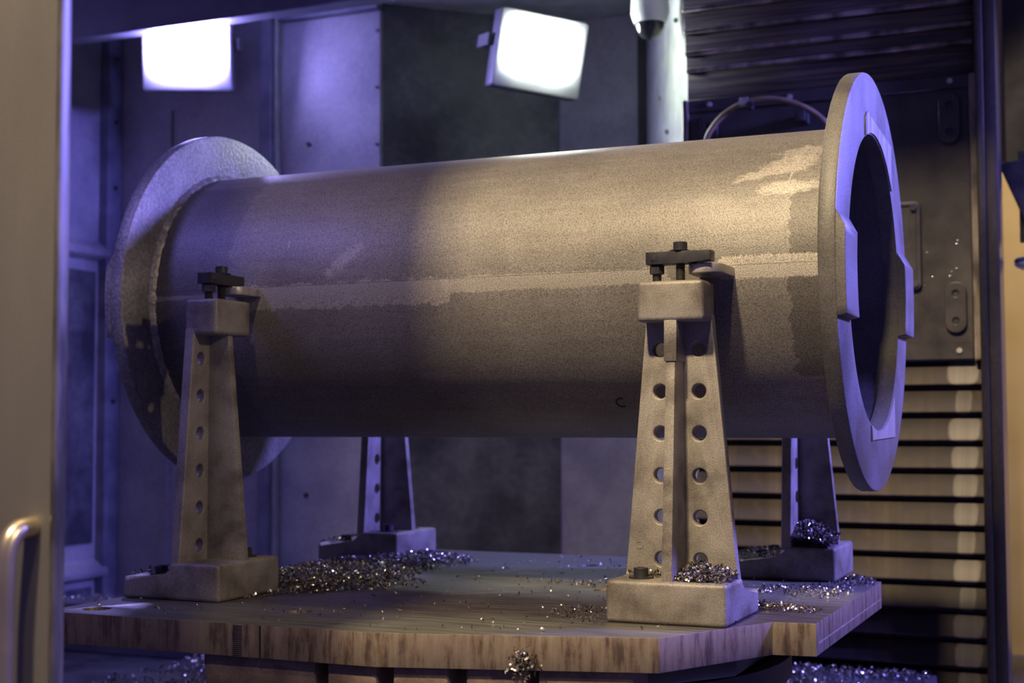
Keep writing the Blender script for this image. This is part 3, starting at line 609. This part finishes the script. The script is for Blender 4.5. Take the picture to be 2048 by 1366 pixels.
# ------------------------------------------------------------------ metal chips
def chips(name, spots, label, mound=None, size=(0.005, 0.010), seed=1, cat='metal chips'):
    """one mesh of many curled chips; spots = list of (x, y, z); mound = optional (verts, faces) bed under them"""
    rnd = random.Random(seed); V, Fc = [], []
    if mound:
        V += mound[0]; Fc += mound[1]
    nb = len(Fc)
    for (x, y, z) in spots:
        L = rnd.uniform(*size); w = L*rnd.uniform(0.25, 0.5); curl = rnd.uniform(0.8, 2.8); R = L/curl
        q = Euler((rnd.uniform(-1.2, 1.2), rnd.uniform(-1.2, 1.2), rnd.uniform(0, 2*PI))).to_matrix(); b = len(V)
        for k in range(4):
            a = curl*(k/3-0.5)
            for s in (-0.5, 0.5):
                v = q @ Vector((R*math.sin(a), s*w+k*0.0006, R*(1-math.cos(a)))); V.append((x+v.x, y+v.y, z+v.z+0.0015))
        for k in range(3): Fc.append((b+2*k, b+2*k+2, b+2*k+3, b+2*k+1))
    me = bpy.data.meshes.new(name); me.from_pydata([tuple(v) for v in V], [], Fc)
    me.materials.append(M['chips']); me.materials.append(M['mound'])
    for i, p in enumerate(me.polygons):
        if i < nb: p.material_index = 1
    me.update(); o = link(name, me, None); tag(o, label, cat, kind='stuff'); return o
def inside(p, poly):
    c = False; j = len(poly)-1
    for i in range(len(poly)):
        a, b = poly[i], poly[j]
        if (a[1] > p[1]) != (b[1] > p[1]) and p[0] < (b[0]-a[0])*(p[1]-a[1])/(b[1]-a[1])+a[0]: c = not c
        j = i
    return c
def edge_dist(p, poly):
    d = 1e9; P = Vector(p)
    for i in range(len(poly)):
        a, b = Vector(poly[i]), Vector(poly[(i+1) % len(poly)]); t = max(0, min(1, (P-a).dot(b-a)/(b-a).length_squared)); d = min(d, (a+(b-a)*t-P).length)
    return d
from mathutils import noise as mn
def heap(poly, hmax, falloff, n, zbase=0.0, seed=1, bed=True, avoid=()):
    rnd = random.Random(seed); xs = [p[0] for p in poly]; ys = [p[1] for p in poly]
    def height(x, y):
        d = edge_dist((x, y), poly) if inside((x, y), poly) else 0.0
        return hmax*min(1, d/falloff)*(0.65+0.5*mn.noise((x*14, y*14, seed)))
    spots = []
    tries = 0
    while len(spots) < n and tries < n*30:
        tries += 1
        x, y = rnd.uniform(min(xs), max(xs)), rnd.uniform(min(ys), max(ys))
        if any(a[0] < x < a[1] and a[2] < y < a[3] for a in avoid): continue
        if not inside((x, y), poly): continue
        d = edge_dist((x, y), poly)
        if rnd.random() > 0.15+d/(falloff*0.6): continue
        spots.append((x, y, zbase+height(x, y)+rnd.uniform(0, 0.004)))
    mound = None
    if bed:
        st = 0.012; nx = int((max(xs)-min(xs))/st)+2; ny = int((max(ys)-min(ys))/st)+2; V = []; Fc = []
        for j in range(ny):
            for i in range(nx):
                x, y = min(xs)+i*st, min(ys)+j*st; h = height(x, y); V.append((x, y, zbase+(h-0.004 if h > 0.004 else -0.004)))
        for j in range(ny-1):
            for i in range(nx-1):
                q = [j*nx+i, j*nx+i+1, (j+1)*nx+i+1, (j+1)*nx+i]
                cx, cy = min(xs)+(i+.5)*st, min(ys)+(j+.5)*st
                if any(a[0]-st < cx < a[1]+st and a[2]-st < cy < a[3]+st for a in avoid): continue
                if max(V[k][2] for k in q) > zbase: Fc.append(q)
        mound = (V, Fc)
    return spots, mound
FLb = (-1.832, -1.606, 2.274, 2.486); BLb = (-1.876, -1.65, 3.074, 3.286); FRb = (-0.841, -0.629, 2.319, 2.545); BRb = (-0.817, -0.591, 3.059, 3.271)
AV = (FLb, BLb, FRb, BRb)
sp, md = heap([(-1.60, 2.30), (-1.53, 2.42), (-1.40, 2.60), (-1.38, 2.70), (-1.46, 2.80), (-1.48, 3.0), (-1.46, 3.16), (-1.60, 3.32), (-1.835, 3.30), (-1.835, 2.50), (-1.62, 2.48)], 0.026, 0.13, 6500, seed=2, avoid=AV)
chips('metal_chips', sp, 'broad heap of dark metal chips on the pallet between the left stands', md, seed=2)
sp, _ = heap([(-1.80, 2.08), (-1.15, 2.08), (-0.72, 2.20), (-0.64, 2.32), (-0.54, 2.46), (-0.54, 3.1), (-0.75, 3.3), (-1.4, 3.38), (-1.4, 2.3), (-1.80, 2.26)], 0.0, 0.02, 420, seed=5, bed=False, avoid=AV)
s2, _ = heap([(-1.25, 2.85), (-0.95, 2.9), (-0.85, 2.75), (-0.87, 2.55), (-0.95, 2.75), (-1.2, 2.80)], 0.0, 0.05, 260, seed=6, bed=False, avoid=AV)
s3, _ = heap([(-1.0, 2.30), (-0.85, 2.28), (-0.85, 2.55), (-0.98, 2.50)], 0.0, 0.1, 130, seed=8, bed=False, avoid=AV)
chips('metal_chips', sp+s2+s3, 'loose single chips scattered over the middle of the pallet', None, size=(0.004, 0.009), seed=5)
sp, md = heap([(-0.63, 2.55), (-0.52, 2.55), (-0.52, 2.60), (-0.60, 2.64), (-0.68, 2.66)], 0.006, 0.03, 420, seed=9, bed=False, avoid=AV)
s2, _ = heap([(-0.70, 2.80), (-0.53, 2.74), (-0.52, 2.95), (-0.60, 2.98), (-0.74, 2.92)], 0.004, 0.05, 380, seed=10, bed=False, avoid=AV)
s3, _ = heap([(-0.59, 3.02), (-0.51, 3.0), (-0.51, 3.11), (-0.58, 3.10)], 0.016, 0.04, 260, seed=12, bed=False)
chips('metal_chips', sp+s2+s3, 'chips strewn on the right end of the pallet behind the front stand', None, seed=9)
def corner_heap(st, cx, cy, r, h, n, z0, seed, label, clip):
    """heap in a stand's corner, centre and clip box in stand coordinates"""
    (ox, oy, oz), rz = st; rnd = random.Random(seed); V, Fc, sp = [], [], []
    c, s = math.cos(rz), math.sin(rz)
    def hh(x, y):
        d = math.hypot(x-cx, y-cy)/r; return h*max(0, 1-d)**0.8*(0.85+0.3*mn.noise((x*30, y*30, seed)))
    def W(x, y, z): return (ox+x*c-y*s, oy+x*s+y*c, z)
    m = 18; x0, x1, y0, y1 = clip
    for j in range(m+1):
        for i in range(m+1):
            x, y = x0+(x1-x0)*i/m, y0+(y1-y0)*j/m; V.append(W(x, y, z0+hh(x, y)-0.004))
    for j in range(m):
        for i in range(m): Fc.append((j*(m+1)+i, j*(m+1)+i+1, (j+1)*(m+1)+i+1, (j+1)*(m+1)+i))
    while len(sp) < n:
        x, y = rnd.uniform(x0, x1), rnd.uniform(y0, y1)
        k = hh(x, y)
        if k < 0.001 and rnd.random() > 0.25: continue
        sp.append(W(x, y, z0+max(0, k)+rnd.uniform(-0.001, 0.004)))
    return chips('metal_chips', sp, label, (V, Fc), seed=seed)
corner_heap(S_FR, 0.045, 0.085, 0.075, 0.030, 750, 0.072, 21, 'chip heap around the bolt on the front right stand base', (0.012, 0.102, 0.008, 0.094))
corner_heap(S_BR, -0.030, 0.080, 0.10, 0.062, 1300, 0.072, 22, 'tall chip heap in the corner of the back right stand', (-0.102, -0.012, 0.006, 0.094))
corner_heap(S_BR, -0.02, 0.18, 0.12, 0.014, 420, 0.043, 23, 'chips on the low foot of the back right stand', (-0.10, 0.10, 0.122, 0.222))
corner_heap(S_FR, -0.05, 0.09, 0.05, 0.006, 90, 0.072, 24, 'few chips beside the exposed bolt of the front right stand', (-0.100, -0.014, 0.06, 0.094))
corner_heap(S_FL, -0.03, 0.17, 0.10, 0.008, 140, 0.043, 25, 'few chips on the low foot of the front left stand', (-0.10, 0.10, 0.122, 0.222))
corner_heap(S_BL, -0.03, 0.16, 0.10, 0.012, 260, 0.043, 26, 'chips on the low foot of the back left stand', (-0.10, 0.10, 0.122, 0.222))
# chips under the pallet
rnd = random.Random(31); sp = []
for _ in range(3600):
    x, y = rnd.uniform(-2.63, -1.85), rnd.uniform(2.97, 3.77)
    if mn.noise((x*9, y*9, 2)) > -0.25: sp.append((x, y, -0.368+rnd.uniform(0, 0.008)))
chips('metal_chips', sp, 'chips lying on the low tray under the left end of the pallet', None, size=(0.007, 0.015), seed=31)
sp = []
for _ in range(3000):
    x, y = rnd.uniform(-1.24, -0.51), rnd.uniform(3.51, 3.95)
    if mn.noise((x*7, y*7, 4)) > -0.3: sp.append((x, y, -0.335+0.002+rnd.uniform(0, 0.008)))
chips('metal_chips', sp, 'chips lying on the pan before the lower way cover', None, size=(0.007, 0.014), seed=32)
sp = [(rnd.uniform(-3.38, -2.47), rnd.uniform(3.81, 3.99), -0.258+rnd.uniform(0, 0.004)) for _ in range(700)]
chips('metal_chips', sp, 'chips along the dark ledge by the side wall', None, size=(0.006, 0.012), seed=33)
# tangle of chips clinging to the front edge of the pallet
sp = []
for _ in range(260):
    a, r_ = rnd.uniform(0, 2*PI), abs(rnd.gauss(0, 0.011))
    sp.append((-0.905+r_*math.cos(a), 2.121-rnd.uniform(0.0, 0.012)+0.276*0+(-0.905+r_*math.cos(a)+0.905)*0.276, -0.045+r_*1.3*math.sin(a)))
chips('metal_chips', sp, 'tangle of chips clinging to the front edge of the pallet', None, size=(0.005, 0.010), seed=34)
